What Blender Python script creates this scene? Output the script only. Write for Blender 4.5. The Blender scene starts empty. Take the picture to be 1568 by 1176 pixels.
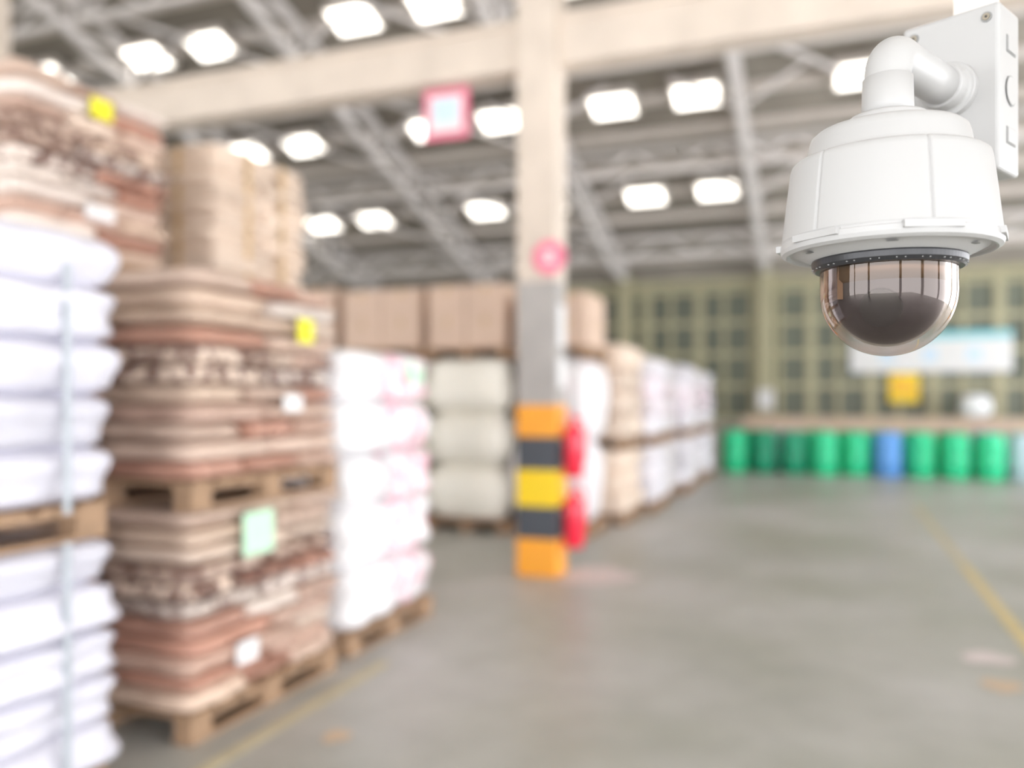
import bpy, bmesh, math, random
from mathutils import Vector, Matrix
random.seed(7)
TH = math.radians(20.8)
sc = bpy.context.scene
col = sc.collection

# ------------------------------------------------------------------ materials
def newmat(name):
    m = bpy.data.materials.new(name); m.use_nodes = True
    nt = m.node_tree; b = nt.nodes['Principled BSDF']
    return m, nt, b

def mat(name, c, rough=0.6, metal=0.0, var=0.12, scale=6.0, bump=0.0, coat=0.0, bscale=None, spec=0.5):
    m, nt, b = newmat(name)
    b.inputs['Roughness'].default_value = rough
    b.inputs['Metallic'].default_value = metal
    b.inputs['Coat Weight'].default_value = coat
    b.inputs['Specular IOR Level'].default_value = spec
    tc = nt.nodes.new('ShaderNodeTexCoord')
    n = nt.nodes.new('ShaderNodeTexNoise'); n.inputs['Scale'].default_value = scale; n.inputs['Detail'].default_value = 4
    nt.links.new(tc.outputs['Object'], n.inputs['Vector'])
    mx = nt.nodes.new('ShaderNodeMix'); mx.data_type = 'RGBA'
    mx.inputs['A'].default_value = tuple(x*(1-var) for x in c)+(1,)
    mx.inputs['B'].default_value = tuple(min(1, x*(1+var)) for x in c)+(1,)
    nt.links.new(n.outputs['Fac'], mx.inputs['Factor'])
    nt.links.new(mx.outputs['Result'], b.inputs['Base Color'])
    if bump:
        n2 = nt.nodes.new('ShaderNodeTexNoise'); n2.inputs['Scale'].default_value = bscale or scale*3
        nt.links.new(tc.outputs['Object'], n2.inputs['Vector'])
        bp = nt.nodes.new('ShaderNodeBump'); bp.inputs['Strength'].default_value = bump; bp.inputs['Distance'].default_value = 0.02
        nt.links.new(n2.outputs['Fac'], bp.inputs['Height']); nt.links.new(bp.outputs['Normal'], b.inputs['Normal'])
    return m

def bagmat(name, printcol, rough=0.45, coat=0.3, bump=0.3, pscale=9.0, thr=0.5):
    """colour from 'col' attribute, printed lettering where 'prt' attribute >0"""
    m, nt, b = newmat(name)
    b.inputs['Roughness'].default_value = rough; b.inputs['Coat Weight'].default_value = coat
    b.inputs['Coat Roughness'].default_value = 0.25
    a = nt.nodes.new('ShaderNodeAttribute'); a.attribute_name = 'col'
    p = nt.nodes.new('ShaderNodeAttribute'); p.attribute_name = 'prt'
    tc = nt.nodes.new('ShaderNodeTexCoord')
    mp = nt.nodes.new('ShaderNodeMapping'); mp.inputs['Scale'].default_value = (1, 1, 0.55)
    nt.links.new(tc.outputs['Object'], mp.inputs['Vector'])
    n = nt.nodes.new('ShaderNodeTexNoise'); n.inputs['Scale'].default_value = pscale; n.inputs['Detail'].default_value = 2
    nt.links.new(mp.outputs['Vector'], n.inputs['Vector'])
    r = nt.nodes.new('ShaderNodeMapRange'); r.inputs['From Min'].default_value = thr-0.03; r.inputs['From Max'].default_value = thr+0.03
    nt.links.new(n.outputs['Fac'], r.inputs['Value'])
    mul = nt.nodes.new('ShaderNodeMath'); mul.operation = 'MULTIPLY'
    nt.links.new(r.outputs['Result'], mul.inputs[0]); nt.links.new(p.outputs['Fac'], mul.inputs[1])
    mx = nt.nodes.new('ShaderNodeMix'); mx.data_type = 'RGBA'
    mx.inputs['B'].default_value = printcol+(1,)
    nt.links.new(mul.outputs[0], mx.inputs['Factor']); nt.links.new(a.outputs['Color'], mx.inputs['A'])
    nt.links.new(mx.outputs['Result'], b.inputs['Base Color'])
    n2 = nt.nodes.new('ShaderNodeTexNoise'); n2.inputs['Scale'].default_value = 14; n2.inputs['Detail'].default_value = 3
    nt.links.new(tc.outputs['Object'], n2.inputs['Vector'])
    bp = nt.nodes.new('ShaderNodeBump'); bp.inputs['Strength'].default_value = bump; bp.inputs['Distance'].default_value = 0.03
    nt.links.new(n2.outputs['Fac'], bp.inputs['Height']); nt.links.new(bp.outputs['Normal'], b.inputs['Normal'])
    return m

M = {}
M['kraft'] = bagmat('kraft_sack', (0.13, 0.055, 0.04), pscale=18, thr=0.50)
M['white'] = bagmat('white_sack', (0.85, 0.40, 0.50), pscale=14, thr=0.51)
M['wood'] = mat('pallet_wood', (0.36, 0.23, 0.14), 0.8, var=0.4, scale=12)
M['carton'] = mat('cardboard', (0.68, 0.51, 0.40), 0.75, var=0.12, scale=3)
M['tape'] = mat('packing_tape', (0.60, 0.42, 0.22), 0.35)
M['strap'] = mat('grey_strap', (0.42, 0.46, 0.50), 0.4)
M['yellow_label'] = mat('yellow_label', (0.85, 0.80, 0.02), 0.6, var=0.05)
M['green_label'] = mat('green_label', (0.55, 0.85, 0.62), 0.6, var=0.05)
M['paper'] = mat('white_paper', (0.80, 0.80, 0.80), 0.6, var=0.04)
M['orange'] = mat('orange_paint', (0.95, 0.40, 0.04), 0.45, var=0.08)
M['yellow'] = mat('yellow_paint', (0.95, 0.66, 0.02), 0.45, var=0.08)
M['black'] = mat('charcoal_paint', (0.07, 0.08, 0.095), 0.5)
M['concrete_grey'] = mat('grey_concrete', (0.42, 0.40, 0.38), 0.8, var=0.2, scale=4, bump=0.2)
M['cream'] = mat('cream_concrete', (0.70, 0.61, 0.52), 0.7, var=0.2, scale=2.5, bump=0.1)
M['red'] = mat('red_enamel', (0.85, 0.02, 0.06), 0.3, var=0.05, coat=0.3)
M['pink'] = mat('pink_sign', (0.88, 0.22, 0.33), 0.5, var=0.05)
M['bluewhite'] = mat('pale_blue_print', (0.62, 0.78, 0.92), 0.5, var=0.05)
M['steel'] = mat('galvanised_steel', (0.74, 0.68, 0.62), 0.5, metal=0.0, var=0.15)
M['truss'] = mat('truss_paint', (0.84, 0.80, 0.78), 0.5, var=0.1)
M['roofsheet'] = mat('roof_sheet', (0.34, 0.31, 0.265), 0.7, var=0.45, scale=0.8)
M['olive'] = mat('olive_paint', (0.46, 0.43, 0.28), 0.6, var=0.1)
M['pane'] = mat('dark_green_pane', (0.15, 0.165, 0.125), 0.5, var=0.4, scale=0.9)
M['wallpaint'] = mat('wall_plaster', (0.55, 0.54, 0.48), 0.8, var=0.06, scale=1.5)
M['teal'] = mat('teal_band', (0.25, 0.62, 0.68), 0.5, var=0.05)
M['drum_green'] = mat('green_plastic', (0.04, 0.68, 0.32), 0.35, var=0.1)
M['drum_blue'] = mat('blue_plastic', (0.15, 0.40, 0.88), 0.35, var=0.1)
M['drum_dark'] = mat('dark_green_plastic', (0.02, 0.34, 0.18), 0.35, var=0.1)
M['drum_pale'] = mat('pale_plastic', (0.6, 0.75, 0.85), 0.35, var=0.05)
M['hose'] = mat('black_rubber', (0.02, 0.02, 0.02), 0.6)
M['line'] = mat('worn_yellow_line', (0.62, 0.50, 0.24), 0.6, var=0.35, scale=6)
M['lineworn'] = mat('very_worn_yellow_line', (0.54, 0.48, 0.32), 0.6, var=0.35, scale=6)
M['palepatch'] = mat('pale_pinkish_patch', (0.66, 0.58, 0.57), 0.6, var=0.1)  # pale pinkish-white patches on the floor
M['orangemark'] = mat('faded_orange_mark', (0.60, 0.45, 0.31), 0.6, var=0.1)

# floor
def floor_mat():
    m, nt, b = newmat('polished_concrete_floor')
    tc = nt.nodes.new('ShaderNodeTexCoord')
    n = nt.nodes.new('ShaderNodeTexNoise'); n.inputs['Scale'].default_value = 0.6; n.inputs['Detail'].default_value = 6
    n2 = nt.nodes.new('ShaderNodeTexNoise'); n2.inputs['Scale'].default_value = 4; n2.inputs['Detail'].default_value = 5
    nt.links.new(tc.outputs['Object'], n.inputs['Vector']); nt.links.new(tc.outputs['Object'], n2.inputs['Vector'])
    cr = nt.nodes.new('ShaderNodeValToRGB')
    cr.color_ramp.elements[0].position = 0.32; cr.color_ramp.elements[0].color = (0.38, 0.385, 0.325, 1)
    cr.color_ramp.elements[1].position = 0.68; cr.color_ramp.elements[1].color = (0.59, 0.58, 0.56, 1)
    nt.links.new(n.outputs['Fac'], cr.inputs['Fac'])
    mx = nt.nodes.new('ShaderNodeMix'); mx.data_type = 'RGBA'; mx.blend_type = 'MULTIPLY'; mx.inputs['Factor'].default_value = 0.3
    nt.links.new(cr.outputs['Color'], mx.inputs['A']); nt.links.new(n2.outputs['Fac'], mx.inputs['B'])
    nt.links.new(mx.outputs['Result'], b.inputs['Base Color'])
    mr = nt.nodes.new('ShaderNodeMapRange'); mr.inputs['To Min'].default_value = 0.28; mr.inputs['To Max'].default_value = 0.55
    nt.links.new(n.outputs['Fac'], mr.inputs['Value']); nt.links.new(mr.outputs['Result'], b.inputs['Roughness'])
    return m
M['floor'] = floor_mat()
def emis(name, c, s):
    m, nt, b = newmat(name)
    b.inputs['Base Color'].default_value = c+(1,)
    b.inputs['Emission Color'].default_value = c+(1,); b.inputs['Emission Strength'].default_value = s
    return m
M['light'] = emis('lamp_diffuser', (1.0, 0.95, 0.87), 2.4)

# ------------------------------------------------------------------ mesh helpers
def mkobj(name, bm, mats, parent=None, smooth=False, bevel=0, loc=None):
    me = bpy.data.meshes.new(name); bm.to_mesh(me); bm.free()
    for m in (mats if isinstance(mats, (list, tuple)) else [mats]): me.materials.append(m)
    if smooth:
        for p in me.polygons: p.use_smooth = True
    o = bpy.data.objects.new(name, me); col.objects.link(o)
    if parent: o.parent = parent
    if loc: o.location = loc
    if bevel:
        bv = o.modifiers.new('bevel', 'BEVEL'); bv.width = bevel; bv.segments = 3; bv.limit_method = 'ANGLE'; bv.angle_limit = math.radians(40)
    return o

def empty(name, loc=(0, 0, 0), rz=0.0):
    e = bpy.data.objects.new(name, None); e.empty_display_size = 0.2
    e.location = loc; e.rotation_euler = (0, 0, rz); col.objects.link(e); return e

def box(bm, x0, x1, y0, y1, z0, z1, mi=0, mtx=None):
    vs = [bm.verts.new((x, y, z)) for x in (x0, x1) for y in (y0, y1) for z in (z0, z1)]
    if mtx:
        for v in vs: v.co = mtx @ v.co
    for q in ((0, 1, 3, 2), (4, 6, 7, 5), (0, 4, 5, 1), (2, 3, 7, 6), (0, 2, 6, 4), (1, 5, 7, 3)):
        f = bm.faces.new([vs[i] for i in q]); f.material_index = mi
    return vs

def beam_between(bm, a, b, w, mi=0):
    a = Vector(a); b = Vector(b); d = b-a; L = d.length; d.normalize()
    q = d.to_track_quat('Z', 'Y').to_matrix().to_4x4(); q.translation = a
    box(bm, -w/2, w/2, -w/2, w/2, 0, L, mi, q)

def lathe(bm, prof, seg=48, mi=0, close=True, center=(0, 0, 0), mod=None):
    rings = []
    for r, z in prof:
        if r < 1e-6:
            rings.append([bm.verts.new((center[0], center[1], center[2]+z))]); continue
        ring = []
        for i in range(seg):
            t = 2*math.pi*i/seg
            rr = r*(mod(t, z) if mod else 1)
            ring.append(bm.verts.new((center[0]+rr*math.cos(t), center[1]+rr*math.sin(t), center[2]+z)))
        rings.append(ring)
    for a, b in zip(rings[:-1], rings[1:]):
        for i in range(seg):
            j = (i+1) % seg
            if len(a) == 1 and len(b) == 1: continue
            if len(a) == 1: f = bm.faces.new((a[0], b[j], b[i]))
            elif len(b) == 1: f = bm.faces.new((a[i], a[j], b[0]))
            else: f = bm.faces.new((a[i], a[j], b[j], b[i]))
            f.material_index = mi

def sweep(bm, pts, radii, seg=32, mi=0, cap=True):
    pts = [Vector(p) for p in pts]; rings = []
    ref = None
    for i, p in enumerate(pts):
        t = (pts[min(i+1, len(pts)-1)]-pts[max(i-1, 0)]).normalized()
        if ref is None: ref = t.orthogonal().normalized()
        n = (ref-t*ref.dot(t)).normalized(); ref = n; b = t.cross(n)
        rings.append([bm.verts.new(p+radii[i]*(math.cos(2*math.pi*k/seg)*n+math.sin(2*math.pi*k/seg)*b)) for k in range(seg)])
    for a, c in zip(rings[:-1], rings[1:]):
        for k in range(seg):
            j = (k+1) % seg
            bm.faces.new((a[k], a[j], c[j], c[k])).material_index = mi
    if cap:
        bm.faces.new(rings[0][::-1]).material_index = mi; bm.faces.new(rings[-1]).material_index = mi

# pillow (sack) geometry appended with colour attribute
def sack(bm, cx, cy, cz, sx, sy, sz, colr, prt, cl, pl, n=6, p=5.0, pinch=0.35, wob=0.006):
    tmp = {}
    sgn = [random.uniform(0, 6.28) for _ in range(3)]
    def vert(a, b, c):
        k = (round(a, 4), round(b, 4), round(c, 4))
        if k in tmp: return tmp[k]
        L = (abs(a)**p+abs(b)**p+abs(c)**p)**(1/p)
        x, y, z = a/L, b/L, c/L
        z *= (1-pinch*max(abs(x), abs(y))**4)
        w = wob*(math.sin(5*x+sgn[0])+math.sin(6*y+sgn[1])+math.sin(4*z+sgn[2]))
        v = bm.verts.new((cx+x*(sx/2+w), cy+y*(sy/2+w), cz+z*(sz/2)))
        tmp[k] = v; return v
    g = [-1+2*i/n for i in range(n+1)]
    for ax in range(3):
        for s in (-1, 1):
            for i in range(n):
                for j in range(n):
                    q = []
                    for (u, v) in ((g[i], g[j]), (g[i+1], g[j]), (g[i+1], g[j+1]), (g[i], g[j+1])):
                        c = [0, 0, 0]; c[ax] = s; c[(ax+1) % 3] = u; c[(ax+2) % 3] = v
                        q.append(vert(*c))
                    if s < 0: q.reverse()
                    f = bm.faces.new(q); f.smooth = True
                    for lp in f.loops:
                        lp[cl] = (*colr, 1); lp[pl] = (prt, prt, prt, 1)

def pallet(bm, x0, x1, y0, y1, z, h=0.13):
    nb = 7; w = (y1-y0)/(nb*1.35)
    for i in range(nb):
        yy = y0+(y1-y0-w)*i/(nb-1)
        box(bm, x0, x1, yy, yy+w, z+h-0.02, z+h)
    for i in range(3):
        xx = x0+(x1-x0-0.1)*i/2
        box(bm, xx, xx+0.1, y0, y1, z+h-0.04, z+h-0.0205)
        box(bm, xx, xx+0.1, y0, y1, z, z+0.018)
        for j in range(3):
            yy = y0+(y1-y0-0.13)*j/2
            box(bm, xx+0.001, xx+0.099, yy+0.001, yy+0.129, z+0.018, z+h-0.04)

def jit(c, a): 
    k = 1+random.uniform(-a, a); return tuple(min(1, x*k) for x in c)

def kraftcol():
    return random.choice([(0.60, 0.45, 0.36), (0.54, 0.37, 0.29), (0.66, 0.53, 0.43), (0.48, 0.26, 0.19), (0.62, 0.47, 0.36), (0.72, 0.63, 0.56)])

def load_sacks(parent, name, x0, x1, y0, y1, z0, z1, layers, kind, printed=()):
    bm = bmesh.new()
    cl = bm.loops.layers.float_color.new('col'); pl = bm.loops.layers.float_color.new('prt')
    h = (z1-z0)/layers
    for L in range(layers):
        nx, ny = (2, 2) if L % 2 else (2, 3)
        if kind in ('white', 'lilac'): nx, ny = 2, 2
        base = kraftcol()
        for i in range(nx):
            for j in range(ny):
                w = (x1-x0)/nx; d = (y1-y0)/ny
                if kind == 'kraft':
                    c = jit(base if random.random() < .5 else kraftcol(), .15); p = 7; pin = .35; wob = .010
                elif kind == 'light':
                    c = jit((0.76, 0.62, 0.50), .14); p = 7; pin = .2; wob = .008
                elif kind == 'grey':
                    c = jit((0.68, 0.65, 0.65), .16); p = 6; pin = .3; wob = .014
                elif kind == 'lilac':
                    c = jit((0.66, 0.65, 0.72), .10); p = 7; pin = .30; wob = .014
                else:
                    c = jit((0.78, 0.76, 0.80), .10); p = 6; pin = .25; wob = .016
                pr = (random.uniform(.6, .95) if kind == 'kraft' else .3) if L in printed else 0.0
                sack(bm, x0+w*(i+.5)+random.uniform(-.016, .016), y0+d*(j+.5)+random.uniform(-.014, .014), z0+h*(L+.5),
                     w*1.03, d*1.03, h*1.14, c, pr, cl, pl, n=8, p=p, pinch=pin, wob=wob)
    return mkobj(name, bm, M['white'] if kind in ('white', 'lilac', 'grey') else M['kraft'], parent)

def jumbo(parent, name, x0, x1, y0, y1, z0, z1, n, c, mt, prt=(0.0,), halves=1, pinch=.14):
    bm = bmesh.new()
    cl = bm.loops.layers.float_color.new('col'); pl = bm.loops.layers.float_color.new('prt')
    h = (z1-z0)/n
    for L in range(n):
        for j in range(halves):
            d = (y1-y0)/halves
            sack(bm, (x0+x1)/2, y0+d*(j+.5), z0+h*(L+.5), (x1-x0)*1.0, d*1.03, h*1.08, jit(c, .03), prt[j % len(prt)], cl, pl, n=12, p=6, pinch=pinch, wob=.016)
    return mkobj(name, bm, mt, parent)

def cartons(parent, name, x0, x1, y0, y1, z0, z1, nx, ny, nz, mi=None):
    bm = bmesh.new(); w = (x1-x0)/nx; d = (y1-y0)/ny; h = (z1-z0)/nz; g = .006
    for i in range(nx):
        for j in range(ny):
            for k in range(nz):
                a = x0+w*i+g; b = x0+w*(i+1)-g; c = y0+d*j+g; e = y0+d*(j+1)-g; zz = z0+h*k; zt = z0+h*(k+1)-.004
                box(bm, a, b, c, e, zz, zt, 0)
                mxx = (a+b)/2; my = (c+e)/2
                box(bm, mxx-.025, mxx+.025, c-.002, e+.002, zz+h*.7, zt+.002, 1)
                box(bm, b-.01, b+.002, my-.025, my+.025, zz+h*.7, zt+.001, 1)
    return mkobj(name, bm, [M['carton'], M['tape']], parent, bevel=.004)

def palletobj(parent, x0, x1, y0, y1, z):
    bm = bmesh.new(); pallet(bm, x0, x1, y0, y1, z); return mkobj('wooden_pallet_base', bm, M['wood'], parent)

def label(parent, name, x, y, z, w, h, m):
    bm = bmesh.new(); box(bm, x, x+.004, y-w/2, y+w/2, z-h/2, z+h/2); return mkobj(name, bm, M[m], parent)

# ------------------------------------------------------------------ room shell
X0, X1, Y0, Y1 = -16.0, 8.0, -5.0, 20.0
RY, RZ, SL = 7.5, 8.675, 0.342
def zr(y): return RZ-SL*abs(RY-y)

bm = bmesh.new(); box(bm, X0-.3, X1+.3, Y0-6, Y1+.3, -0.2, 0); mkobj('floor', bm, M['floor'])

# far wall with glazed lattice
bm = bmesh.new()
box(bm, X0, X1, Y1, Y1+.2, 0, 1.0, 0)
box(bm, X0, X1, Y1+.08, Y1+.2, 1.0, 4.15, 1)
box(bm, X0, X1, Y1, Y1+.2, 4.15, 4.85, 3)
x = X0; k = 0
while x < X1:
    box(bm, x, x+(.20 if k % 2 else .10), Y1-.0, Y1+.08, 1.0, 4.15, 2); x += .62; k += 1
z = 1.0
while z < 4.1:
    box(bm, X0, X1, Y1+.01, Y1+.08, z, z+.12, 2); z += .74
box(bm, X0, X1, Y1-.10, Y1, 4.12, 4.30, 2)
mkobj('wall_far', bm, [M['wallpaint'], M['pane'], M['olive'], M['roofsheet']])
bm = bmesh.new()
for px in (-14.6, -11.3, -7.95, -4.6, -1.35, 5.3):
    box(bm, px-.16, px+.16, Y1-.3, Y1, 0, 4.45)
    box(bm, px-.24, px+.24, Y1-.32, Y1, 0, .05)
mkobj('trim_wall_posts', bm, M['olive'])

bm = bmesh.new(); box(bm, X0-.2, X0, Y0, Y1, 0, 4.3)
v = [bm.verts.new(c) for c in ((X0-.1, Y0, 4.3), (X0-.1, Y1, 4.3), (X0-.1, RY, RZ+.2))]; bm.faces.new(v)
mkobj('wall_left', bm, M['wallpaint'])
# right wall: unseen, bays left open to let world light in
bm = bmesh.new()
y = Y0
while y < Y1:
    box(bm, X1, X1+.2, y, y+.5, 0, 3.9); y += 5.0
box(bm, X1, X1+.2, Y0, Y1, 3.9, 4.3); box(bm, X1, X1+.2, Y1-.6, Y1, 0, 3.9)
v = [bm.verts.new(c) for c in ((X1+.1, Y0, 4.3), (X1+.1, Y1, 4.3), (X1+.1, RY, RZ+.2))]; bm.faces.new(v)
mkobj('wall_right', bm, M['wallpaint'])
# near wall: unseen, piers + header, left open so world light enters
bm = bmesh.new()
x = X0
while x < X1:
    box(bm, x, x+.4, Y0-.2, Y0, 0, 4.0); x += 5.9
box(bm, X0, X1, Y0-.2, Y0, 4.0, 4.4)
mkobj('wall_near', bm, M['wallpaint'])

# roof sheets + purlins
bm = bmesh.new()
for (ya, yb) in ((Y0-.4, RY), (RY, Y1+.4)):
    za, zb = zr(ya)+.32, zr(yb)+.32
    vs = [bm.verts.new(c) for c in ((X0-.3, ya, za), (X1+.3, ya, za), (X1+.3, yb, zb), (X0-.3, yb, zb),
                                    (X0-.3, ya, za+.06), (X1+.3, ya, za+.06), (X1+.3, yb, zb+.06), (X0-.3, yb, zb+.06))]
    for q in ((0, 3, 2, 1), (4, 5, 6, 7), (0, 1, 5, 4), (2, 3, 7, 6), (1, 2, 6, 5), (0, 4, 7, 3)): bm.faces.new([vs[i] for i in q])
mkobj('ceiling', bm, M['roofsheet'])
bm = bmesh.new(); y = Y0+.3
while y < Y1-.1:
    if abs(y-RY) > .2:
        zz = zr(y); box(bm, X0, X1, y-.045, y+.045, zz+.14, zz+.31)
    y += .9
mkobj('roof_purlins', bm, M['steel'])
# roof trusses (rafters): open lattice
bm = bmesh.new()
for tx in (-14.6, -11.3, -7.95, -4.6, -1.35, 2.0, 5.3):
    for s in (-1, 1):
        ye = Y1-.25 if s > 0 else Y0+.1
        N = 10; ys = [RY+(ye-RY)*i/N for i in range(N+1)]
        up = [(tx, yy, zr(yy)+.08) for yy in ys]; dn = [(tx, yy, zr(yy)-.50 if i < N else zr(yy)-.1) for i, yy in enumerate(ys)]
        beam_between(bm, up[0], up[-1], .12)
        beam_between(bm, dn[0], dn[-2], .12); beam_between(bm, dn[-2], dn[-1], .12)
        for i in range(N):
            beam_between(bm, up[i], dn[i], .07)
            beam_between(bm, dn[i], up[i+1], .07)
            if i % 2 == 1 and i < N:
                for sx in (-1, 1):
                    beam_between(bm, dn[i], (tx+sx*1.1, ys[i], zr(ys[i])+.16), .05)
# longitudinal lattice girders
for yy in (18.2, 15.2, 12.5, 9.9):
    beam_between(bm, (X0, yy, zr(yy)-.40), (X1, yy, zr(yy)-.40), .08)
    beam_between(bm, (X0, yy, zr(yy)+.0), (X1, yy, zr(yy)+.0), .08)
    x = X0; k = 0
    while x < X1-.5:
        za, zb = (zr(yy)-.40, zr(yy)) if k % 2 else (zr(yy), zr(yy)-.40)
        beam_between(bm, (x, yy, za), (x+.7, yy, zb), .05); x += .7; k += 1
# diagonal wind bracing in the roof plane
for (xa, xb) in ((-14.6, -11.3), (-11.3, -7.95), (-7.95, -4.6), (-1.35, 2.0)):
    for (ya, yb) in ((9.9, 12.5), (12.5, 15.2), (15.2, 18.2)):
        beam_between(bm, (xa, ya, zr(ya)-.05), (xb, yb, zr(yb)-.05), .06)
mkobj('roof_truss_frame', bm, M['truss'])

# high-bay roof lights
LX = (-14.7, -13.3, -11.0, -9.65, -6.9, -5.5, -3.45, -2.05, .45, 1.85, 4.5, 5.9)
LY = (16.6, 13.9, 11.25, 8.75, 5.8, 3.1, .4, -2.3)
bm = bmesh.new(); sang = math.atan(SL)
for lx in LX:
    for ly in LY:
        s = -1 if ly > RY else 1
        mt = Matrix.Translation((lx, ly, zr(ly)-.02)) @ Matrix.Rotation(s*sang, 4, 'X')
        box(bm, -.40, .40, -.29, .29, 0, .14, 0, mt)
        box(bm, -.35, .35, -.25, .25, -.012, -.001, 1, mt)
mkobj('ceiling_light_array', bm, [M['steel'], M['light']])

# floor markings
bm = bmesh.new(); box(bm, 1.09, 1.17, 2.0, 8.5, 0.0, .003); box(bm, 1.09, 1.17, 8.5, 13.0, 0.0, .003, 1); mkobj('floor_marking_line', bm, [M['line'], M['lineworn']])
bm = bmesh.new(); box(bm, -2.40, -2.33, .3, 4.2, 0.0, .003); mkobj('floor_marking_line', bm, M['lineworn'])
def blot(name, x, y, rx, ry, m):
    bm = bmesh.new()
    ph = [random.uniform(0, 6) for _ in range(3)]
    vs = []
    for i in range(40):
        t = i*math.pi/20; k = 1+.12*math.sin(3*t+ph[0])+.08*math.sin(5*t+ph[1])
        vs.append(bm.verts.new((x+rx*k*math.cos(t), y+ry*k*math.sin(t), .003)))
    bm.faces.new(vs); mkobj(name, bm, M[m])
blot('floor_pale_patch', -1.85, 6.9, .30, .38, 'palepatch'); blot('orange_floor_mark', -2.05, 3.2, .06, .07, 'orangemark')
blot('orange_floor_mark', .84, 5.0, .10, .09, 'orangemark'); blot('floor_pale_patch', .85, 5.5, .14, .12, 'palepatch')

# ------------------------------------------------------------------ column + beam
bm = bmesh.new()
cx0, cx1, cy0, cy1 = -2.50, -2.15, 6.70, 6.98
for z0, z1, mi in ((0, .315, 0), (.315, .59, 1), (.59, .9, 2), (.9, 1.18, 1), (1.18, 1.45, 0), (1.45, 2.5, 3), (2.5, 8.5, 4)):
    g = .004 if mi < 3 else 0
    box(bm, cx0-g, cx1+g, cy0-g, cy1+g, z0, z1, mi)
box(bm, cx1+.004, cx1+.012, 6.74, 6.94, 1.6, 1.85, 5); box(bm, cx1+.004, cx1+.012, 6.75, 6.93, 1.95, 2.3, 5)
mkobj('striped_concrete_column', bm, [M['orange'], M['black'], M['yellow'], M['concrete_grey'], M['cream'], M['paper']], bevel=.01)
for xx in (-9.2, 4.6):
    bm = bmesh.new()
    for z0, z1, mi in ((0, .315, 0), (.315, .59, 1), (.59, .9, 2), (.9, 1.18, 1), (1.18, 1.45, 0), (1.45, 2.5, 3), (2.5, 8.5, 4)):
        box(bm, xx, xx+.35, cy0, cy1, z0, z1, mi)
    mkobj('striped_concrete_column', bm, [M['orange'], M['black'], M['yellow'], M['concrete_grey'], M['cream']])
bm = bmesh.new()
box(bm, X0, X1, 6.76, 7.0, 4.33, 4.74); box(bm, X0, X1, 6.72, 7.04, 4.70, 4.76)
mkobj('ceiling_beam', bm, M['cream'], bevel=.01)

# hanging sign
e = empty('hanging_warning_sign', (-3.24, 6.86, 4.1))
bm = bmesh.new(); box(bm, -.22, .22, -.01, .01, -.25, .20, 0); box(bm, -.16, .16, -.014, -.010, -.19, .14, 1)
box(bm, -.11, .11, -.017, -.014, -.10, .10, 2); mkobj('panel', bm, [M['pink'], M['paper'], M['bluewhite']], e)
bm = bmesh.new(); box(bm, -.16, -.15, -.005, .005, .2, .25); box(bm, .15, .16, -.005, .005, .2, .25); mkobj('hangers', bm, M['steel'], e)
# round sign on column
e = empty('round_column_sign', (-2.20, 6.68, 2.69))
bm = bmesh.new()
lathe(bm, [(0, .02), (.14, .02), (.145, .012), (.145, 0), (0, 0)], 40, 0)
lathe(bm, [(0, .024), (.06, .024), (.06, .019), (0, .019)], 40, 1)
box(bm, -.10, .10, -.012, .012, .024, .028, 0)
o = mkobj('disc', bm, [M['pink'], M['paper']], e); o.rotation_euler = (math.pi/2, 0, 0)

# fire extinguishers on the column
def extinguisher(loc, s=1.0):
    e = empty('fire_extinguisher', loc); e.scale = (s, s, s*1.15)
    bm = bmesh.new()
    lathe(bm, [(0, 0), (.075, 0), (.085, .012), (.085, .30), (.075, .345), (.045, .375), (.028, .385), (.028, .40), (0, .40)], 32, 0)
    mkobj('cylinder_body', bm, M['red'], e, smooth=True)
    bm = bmesh.new(); box(bm, -.02, .02, -.02, .02, .40, .44); box(bm, -.015, .015, -.11, .02, .44, .452); box(bm, -.015, .015, -.09, .02, .465, .475)
    sweep(bm, [(.02, 0, .42), (.07, 0, .43), (.10, 0, .37), (.10, 0, .2), (.098, 0, .1)], [.01]*5, 10)
    mkobj('valve_and_hose', bm, M['red'], e)
    bm = bmesh.new(); box(bm, -.099, -.06, -.03, .03, .25, .27); box(bm, -.099, -.06, -.03, .03, .05, .07)
    mkobj('bracket', bm, M['steel'], e)
    return e
extinguisher((-2.042, 6.86, .84), 1.0); extinguisher((-2.042, 6.86, .24), 1.0)

# ------------------------------------------------------------------ stacks
def stack(name): return empty(name)
# A white wrapped sacks
s = stack('white_sack_pallet_stack')
x0, x1, y0, y1 = -3.60, -2.50, 1.30, 2.42
palletobj(s, x0, x1-.03, y0, y1-.03, 0); load_sacks(s, 'sacks_bottom', x0, x1, y0, y1, .14, .99, 5, 'lilac')
palletobj(s, x0, x1-.03, y0, y1-.03, .99); load_sacks(s, 'sacks_top', x0, x1, y0, y1, 1.13, 2.10, 5, 'lilac')
bm = bmesh.new()
for zz in ((.10, 1.0), (1.1, 2.02)):
    box(bm, x1+.016, x1+.020, 2.16, 2.19, zz[0], zz[1]); box(bm, x1+.016, x1+.02, 1.6, 1.63, zz[0], zz[1])
mkobj('straps', bm, M['strap'], s)
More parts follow.
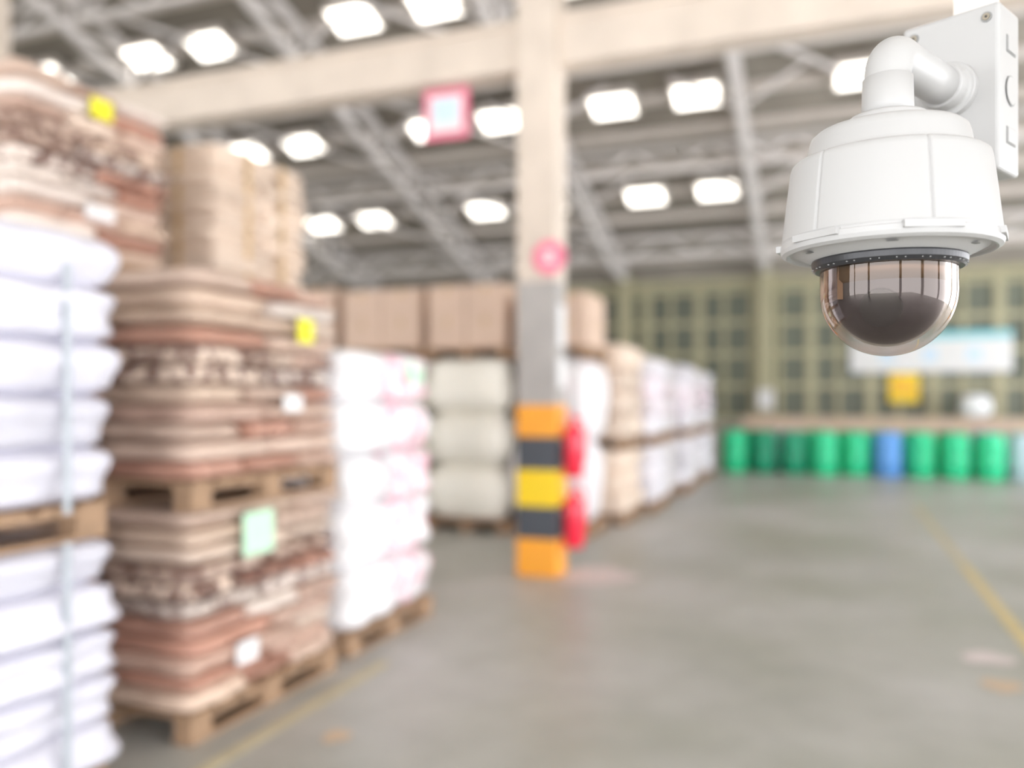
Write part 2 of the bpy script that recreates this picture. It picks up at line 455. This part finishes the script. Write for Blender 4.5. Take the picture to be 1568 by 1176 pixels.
# B kraft
def kraftstack(x0, x1, y0, y1, tops, printed):
    s = stack('kraft_sack_pallet_stack')
    for k in range(len(tops)-1):
        palletobj(s, x0, x1, y0, y1, tops[k]); load_sacks(s, 'sacks_%d' % k, x0, x1, y0, y1, tops[k]+.13, tops[k+1], 11, 'kraft', printed[k])
    return s
s = kraftstack(-3.68, -2.57, 2.88, 4.02, (0, 1.01, 2.08), ((5, 6, 7), (5, 6)))
label(s, 'yellow_label', -2.530, 3.66, 1.85, .13, .12, 'yellow_label'); label(s, 'green_label', -2.530, 3.28, .87, .22, .2, 'green_label')
label(s, 'white_tag', -2.530, 3.2, .33, .15, .1, 'paper'); label(s, 'white_tag', -2.530, 3.55, 1.48, .15, .08, 'paper')
# E white printed sacks
s = stack('white_printed_sack_stack')
x0, x1, y0, y1 = -3.70, -2.60, 4.19, 5.28
palletobj(s, x0, x1, y0, y1, 0)
jumbo(s, 'sacks_bottom', x0, x1, y0, y1, .13, .85, 2, (.84, .83, .84), M['white'], (0, .7), 2, .06)
jumbo(s, 'sacks_top', x0, x1, y0, y1, .84, 1.80, 3, (.84, .83, .84), M['white'], (0, .7), 2, .06)
label(s, 'green_label', -2.59, 5.0, 1.68, .2, .14, 'green_label')
# D and C (second row)
s = kraftstack(-5.0, -3.9, 3.10, 4.15, (0, 1.09, 2.17, 3.27), ((4, 5), (4, 5), (5, 6, 7)))
label(s, 'yellow_label', -3.860, 3.61, 3.14, .15, .11, 'yellow_label'); label(s, 'white_tag', -3.860, 3.6, 2.55, .2, .08, 'paper')
s = stack('tan_sack_pallet_stack')
x0, x1, y0, y1 = -5.0, -3.9, 4.62, 5.66
for k, (a, b) in enumerate(((0, 1.09), (1.09, 2.17), (2.17, 3.27))):
    palletobj(s, x0, x1, y0, y1, a); load_sacks(s, 'sacks_%d' % k, x0, x1, y0, y1, a+.13, b, 10, 'light')
bm = bmesh.new()
for yy in (4.9, 5.3): box(bm, x1+.01, x1+.016, yy, yy+.05, 2.30, 3.25)
for xx in (-4.7, -4.25): box(bm, xx, xx+.05, y0-.022, y0-.016, 2.30, 3.25)
mkobj('tape_bands', bm, M['tape'], s)
s = kraftstack(-5.0, -3.9, 1.5, 2.6, (0, 1.07, 2.13), ((4, 5), (4, 5)))

# F row (behind column)
def bigbag(x0, x1, y0, y1, z1, n, c, m='white', prt=(0.0,), cart=None, cn=(2, 2, 2)):
    s = stack('bulk_bag_pallet_stack')
    palletobj(s, x0, x1, y0, y1, 0)
    jumbo(s, 'bulk_bags', x0, x1, y0, y1, .13, z1, n, c, M[m], prt)
    if cart:
        palletobj(s, x0, x1, y0, y1, z1-.01)
        cartons(s, 'cartons', x0+.03, x1-.03, y0+.03, y1-.03, z1+.12, cart, *cn)
    return s
CR = (.90, .87, .78); W = (.85, .85, .87)
bigbag(-6.70, -5.60, 8.7, 9.75, 1.98, 3, CR, cart=2.85)
bigbag(-5.53, -4.43, 8.7, 9.75, 1.98, 3, CR, cart=2.80)
bigbag(-4.36, -3.36, 8.65, 9.7, 1.96, 3, CR, cart=2.80)
bigbag(-3.30, -2.42, 8.65, 9.55, 1.95, 2, W, prt=(.12,), cart=2.66)

def mixstack(x0, x1, y0, y1, zt, kind):
    s = stack('wrapped_sack_pallet_stack')
    palletobj(s, x0, x1, y0, y1, 0); load_sacks(s, 'sacks_bottom', x0, x1, y0, y1, .13, .88, 3, kind)
    palletobj(s, x0, x1, y0, y1, .89); load_sacks(s, 'sacks_top', x0, x1, y0, y1, 1.02, zt, 4, kind, (1, 2))
yy = 9.72
for i, k in enumerate(('light', 'white', 'grey', 'white', 'grey', 'white')):
    mixstack(-3.3, (-2.28, -2.16, -2.25, -2.12, -2.22, -2.14)[i], yy, yy+1.05, (2.15, 2.05, 1.95, 2.04, 1.92, 1.98)[i], k); yy += 1.2
yy = 10.0
for i in range(4):
    s = stack('carton_pallet_stack'); xx0 = -4.6
    palletobj(s, xx0, xx0+1.1, yy, yy+1.1, 0); cartons(s, 'cartons', xx0+.02, xx0+1.08, yy+.02, yy+1.08, .13, 2.5-.2*i, 2, 2, 5); yy += 1.5

# ------------------------------------------------------------------ drums
def drummesh(m):
    bm = bmesh.new()
    prof = [(0, 0), (.235, 0), (.25, .02), (.25, .26), (.265, .28), (.265, .31), (.25, .33), (.25, .55), (.265, .57), (.265, .60), (.25, .62),
            (.247, .76), (.225, .81), (.237, .82), (.237, .845), (.22, .845), (.215, .825), (0, .825)]
    lathe(bm, prof, 28, 0); lathe(bm, [(0, .855), (.035, .855), (.035, .825)], 12, 1, center=(.13, 0, 0)); lathe(bm, [(0, .855), (.035, .855), (.035, .825)], 12, 1, center=(-.13, 0, 0))
    me = bpy.data.meshes.new('drum'); bm.to_mesh(me); bm.free(); me.materials.append(m); me.materials.append(M['hose'])
    for p in me.polygons: p.use_smooth = True
    return me
DM = {k: drummesh(M['drum_'+k]) for k in ('green', 'blue', 'dark', 'pale')}
seq = ['green', 'dark', 'dark', 'green', 'green', 'blue', 'green', 'green', 'green', 'pale', 'blue', 'green', 'blue', 'green']
x = -1.85
for i, k in enumerate(seq):
    o = bpy.data.objects.new('plastic_drum', DM[k]); col.objects.link(o); o.location = (x, 17.85+random.uniform(-.08, .08), 0); x += .58
x = -1.5
for i in range(13):
    k = random.choice(['green', 'dark', 'pale', 'blue'])
    o = bpy.data.objects.new('plastic_drum', DM[k]); col.objects.link(o); o.location = (x, 18.5, 0); x += .62
e = stack('carton_row')
cartons(e, 'cartons', -1.8, 6.2, 18.95, 19.5, 0, 1.12, 14, 1, 2)
bm = bmesh.new(); cl = bm.loops.layers.float_color.new('col'); pl = bm.loops.layers.float_color.new('prt')
sack(bm, 2.75, 19.22, 1.126+.23, .55, .5, .46, (.85, .85, .85), 0, cl, pl, n=10, p=4, pinch=.15, wob=.01)
mkobj('white_sack', bm, M['white'])
bm = bmesh.new(); box(bm, -1.52, -1.18, 19.58, 19.70, 1.28, 1.72); box(bm, -1.48, -1.22, 19.575, 19.58, 1.32, 1.68)
mkobj('electrical_box', bm, M['paper'], bevel=.01)

# far banner etc
bm = bmesh.new()
box(bm, .42, 3.55, Y1-.05, Y1-.03, 2.08, 2.95, 0); box(bm, .42, 3.55, Y1-.055, Y1-.05, 2.78, 2.95, 1)
for i in range(7):
    a = .6+i*.42; box(bm, a, a+.28, Y1-.055, Y1-.05, 2.3, 2.6, 2 if i % 2 else 0)
mkobj('wall_banner', bm, [M['paper'], M['teal'], M['bluewhite']])
bm = bmesh.new(); box(bm, 1.2, 1.8, Y1-.06, Y1-.03, 1.42, 2.06, 0); box(bm, 1.27, 1.73, Y1-.065, Y1-.06, 1.65, 1.75, 1); box(bm, 1.27, 1.6, Y1-.065, Y1-.06, 1.85, 1.92, 1)
mkobj('yellow_wall_sign', bm, [M['yellow'], M['orange']])

# ------------------------------------------------------------------ dome security camera
M['enamel'] = mat('white_enamel', (0.425, 0.42, 0.41), 0.38, var=0.01, spec=0.4)
M['groove'] = mat('seam_grey', (0.24, 0.24, 0.23), 0.5, var=0.02)
M['trimblk'] = mat('black_plastic', (0.02, 0.02, 0.022), 0.35)
M['screw'] = mat('steel_screw', (0.38, 0.34, 0.27), 0.3, metal=1.0)
M['ball'] = mat('dark_ball', (0.040, 0.034, 0.038), 0.45)
M['goldrefl'] = mat('gold_reflection_paint', (0.12, 0.07, 0.03), 0.3, metal=0.5)  # gold reflections in the dome, painted into this colour
def glassmat():
    m, nt, b = newmat('smoked_dome'); nt.nodes.remove(b)
    out = [n for n in nt.nodes if n.type == 'OUTPUT_MATERIAL'][0]
    tr = nt.nodes.new('ShaderNodeBsdfTransparent'); tr.inputs['Color'].default_value = (.68, .62, .61, 1)
    gl = nt.nodes.new('ShaderNodeBsdfGlossy'); gl.inputs['Roughness'].default_value = .015; gl.inputs['Color'].default_value = (1, .90, .82, 1)
    fr = nt.nodes.new('ShaderNodeLayerWeight'); fr.inputs['Blend'].default_value = .18
    mr = nt.nodes.new('ShaderNodeMapRange'); mr.inputs['To Min'].default_value = .05; mr.inputs['To Max'].default_value = .40
    nt.links.new(fr.outputs['Fresnel'], mr.inputs['Value'])
    mx = nt.nodes.new('ShaderNodeMixShader')
    nt.links.new(mr.outputs['Result'], mx.inputs['Fac']); nt.links.new(tr.outputs[0], mx.inputs[1]); nt.links.new(gl.outputs[0], mx.inputs[2])
    nt.links.new(mx.outputs[0], out.inputs['Surface'])
    return m
M['dome'] = glassmat()

BX, BY = .0568+.0012*math.cos(TH), .9843+.0012*math.sin(TH)
cam_e = empty('dome_security_camera', (BX, BY, 1.5), TH)
def lobes(t, z):
    k = 1.0
    for c in range(6):
        d = (t-(c*math.pi/3+.48)+math.pi) % (2*math.pi)-math.pi
        k -= .022*math.exp(-(d/.012)**2)
    return k
bm = bmesh.new()
prof = [(0, .303), (.030, .303), (.039, .302), (.041, .299), (.0415, .2935), (.0425, .2925), (.060, .2900), (.0735, .2860), (.0780, .2820), (.0798, .2765), (.0825, .262), (.0838, .2575), (.0850, .2562), (.088, .2560)]
lathe(bm, prof, 128, 0)
prof = [(.088, .2560), (.0945, .2552), (.0980, .2525), (.0993, .248), (.1000, .243), (.1035, .215), (.1065, .188), (.1085, .172)]
lathe(bm, prof, 720, 0, mod=lobes)
mkobj('sun_shield', bm, M['enamel'], cam_e, smooth=True)
bm = bmesh.new()
lathe(bm, [(.1085, .172), (.1078, .170), (.1078, .1685), (.1095, .1675), (.1098, .162), (.1085, .158), (.104, .1555), (.102, .156), (.100, .1585), (.097, .1595), (.078, .1500), (.0765, .1495)], 128, 0)
for c in range(6):
    t = c*math.pi/3+.15
    mt = Matrix.Rotation(t, 4, 'Z') @ Matrix.Translation((.0895, 0, .1545))
    r = .0042
    bm2 = [bm.verts.new(mt @ Vector((r*math.cos(a*math.pi/5), r*1.4*math.sin(a*math.pi/5), 0))) for a in range(10)]
    bm.faces.new(bm2[::-1]).material_index = 1
for c in range(6):
    t = c*math.pi/3+.48
    mt = Matrix.Rotation(t, 4, 'Z') @ Matrix.Translation((.1065, 0, .1665))
    box(bm, -.004, .0045, -.028, .028, -.0035, .0035, 0, mt)
mkobj('base_flange', bm, [M['enamel'], M['groove']], cam_e, smooth=False)
bm = bmesh.new()
lathe(bm, [(.0765, .1505), (.0775, .148), (.077, .1425), (.0735, .1385), (.068, .1385), (.068, .150)], 96, 0)
for c in range(60):
    if c % 3 == 2: continue
    t = c*math.pi/30
    mt = Matrix.Rotation(t, 4, 'Z') @ Matrix.Translation((.0762, 0, .1405))
    box(bm, -.0006, .0010, -.0005, .0005, -.0005, .0005, 1, mt)
mkobj('dome_ring', bm, [M['trimblk'], M['groove']], cam_e, smooth=False)
bm = bmesh.new(); R = .0685; zc = .1146
prof = [(R, .1385), (R, zc+.012), (R, zc)]+[(R*math.cos(a*math.pi/48), zc-R*math.sin(a*math.pi/48)) for a in range(1, 24)]+[(0, zc-R)]
lathe(bm, prof, 96, 0); mkobj('smoked_dome_cover', bm, M['dome'], cam_e, smooth=True)
bm = bmesh.new()
r2 = .058; z2 = .1145
lathe(bm, [(0, .150), (.062, .150), (.062, .126), (r2, .122)], 64, 1)  # upper band, coloured for the dome's gold reflections
lathe(bm, [(r2, .122), (r2, z2)]+[(r2*math.cos(a*math.pi/32), z2-r2*math.sin(a*math.pi/32)) for a in range(1, 16)]+[(0, z2-r2)], 64, 0)
mkobj('pan_tilt_ball', bm, [M['ball'], M['goldrefl']], cam_e, smooth=True)
bm = bmesh.new()
d = Vector((-.45, -.75, -.35)).normalized(); c0 = Vector((0, 0, z2))
sweep(bm, [c0+d*.045, c0+d*.0595, c0+d*.0596, c0+d*.056], [.021, .020, .0155, .015], 40, 0)
mkobj('lens', bm, M['trimblk'], cam_e, smooth=False)
bm = bmesh.new()
for sx in (-1, 1): box(bm, sx*.058-.003, sx*.058+.003, -.018, .018, .105, .149)
mkobj('yoke', bm, M['goldrefl'], cam_e)

# neck, elbow and arm
PHI = math.radians(48); AD = Vector((math.sin(PHI), math.cos(PHI), 0)); LARM = .168; ZA = .372
bm = bmesh.new()
pts = []; rad = []
for z, r in ((.300, .0265), (.315, .0260), (.344, .0252), (.3445, .0236), (.346, .0235)): pts.append((0, 0, z)); rad.append(r)
rb = .026
for i in range(0, 17):
    a = i/16*math.pi/2
    off = rb*(1-math.cos(a)); zz = ZA-rb+rb*math.sin(a)
    p = AD*off; pts.append((p.x, p.y, max(zz, .3462+i*1e-4))); rad.append(.0232)
for L in (.05, .10, LARM-.018):
    p = AD*L; pts.append((p.x, p.y, ZA)); rad.append(.0225)
sweep(bm, pts, rad, 48, 0); mkobj('gooseneck_arm', bm, M['enamel'], cam_e, smooth=True)
bm = bmesh.new()
def ap(L): p = AD*L; return (p.x, p.y, ZA)
sweep(bm, [ap(LARM-.030), ap(LARM-.029), ap(LARM-.012), ap(LARM-.010), ap(LARM-.0095), ap(LARM+.002)], [.0225, .0255, .0265, .028, .0325, .0335], 56, 0)
mkobj('arm_flange', bm, M['enamel'], cam_e, smooth=False, bevel=.0015)
FX = Vector((math.cos(PHI), -math.sin(PHI), 0))
ZP = .366
mp = Matrix((( FX.x, AD.x, 0, AD.x*LARM), (FX.y, AD.y, 0, AD.y*LARM), (0, 0, 1, ZP), (0, 0, 0, 1)))
PW, PH, PT = .0555, .098, .068
bm = bmesh.new(); box(bm, -PW, PW, 0, PT, -PH, PH)
o = mkobj('mounting_back_box', bm, M['enamel'], cam_e, bevel=.005); o.matrix_local = mp
bm = bmesh.new()
for zc2 in (.054, -.054):
    box(bm, PW-.002, PW+.0008, .022, .052, zc2-.010, zc2+.010, 0); box(bm, PW-.001, PW+.002, .024, .050, zc2-.0085, zc2+.0085, 1)
vs = [bm.verts.new((PW+.001, .036+.018*math.cos(a*math.pi/12), .018*math.sin(a*math.pi/12))) for a in range(24)]
bm.faces.new(vs).material_index = 0
vs = [bm.verts.new((PW+.0016, .036+.0165*math.cos(a*math.pi/12), .0165*math.sin(a*math.pi/12))) for a in range(24)]
bm.faces.new(vs).material_index = 1
o = mkobj('side_latches', bm, [M['groove'], M['enamel']], cam_e); o.matrix_local = mp
bm = bmesh.new()
for sx in (-1, 1):
    for sz in (-1, 1):
        cx, cz = sx*(PW-.014), sz*(PH-.016)
        sweep(bm, [(cx, .001, cz), (cx, -.0012, cz)], [.0062, .0060], 24, 2)
        sweep(bm, [(cx, .0, cz), (cx, -.0022, cz)], [.0042, .0040], 24, 0)
        sweep(bm, [(cx, -.0015, cz), (cx, -.0026, cz)], [.0016, .0016], 6, 1)
o = mkobj('screws', bm, [M['screw'], M['trimblk'], M['groove']], cam_e); o.matrix_local = mp

# drop post carrying the camera, fixed to the roof
bc = AD*(LARM+PT+.0205)
w = Matrix.Rotation(TH, 4, 'Z') @ Vector((bc.x, bc.y, 0)); pxy = Vector((BX+w.x, BY+w.y))
bm = bmesh.new()
box(bm, -.02, .02, -.02, .02, 1.5+ZA-.08, zr(pxy.y)+.13); box(bm, -.09, .09, -.09, .09, zr(pxy.y)+.11, zr(pxy.y)+.135)
o = mkobj('steel_drop_post', bm, M['steel']); o.location = (pxy.x, pxy.y, 0); o.rotation_euler = (0, 0, TH-PHI)

# ------------------------------------------------------------------ world + camera
w = bpy.data.worlds.new('World'); sc.world = w; w.use_nodes = True
bg = w.node_tree.nodes['Background']; bg.inputs['Color'].default_value = (.95, .96, 1, 1); bg.inputs['Strength'].default_value = 3.8
cd = bpy.data.cameras.new('Camera'); co = bpy.data.objects.new('Camera', cd); col.objects.link(co)
co.location = (0, 0, 1.5); co.rotation_euler = (math.pi/2, 0, TH)
cd.sensor_width = 36; cd.lens = 29.43; cd.shift_y = .0147; cd.clip_start = .02
cd.dof.use_dof = True; cd.dof.focus_distance = .88; cd.dof.aperture_fstop = 1.55
sc.camera = co
sc.view_settings.view_transform = 'Standard'; sc.view_settings.exposure = 0.85
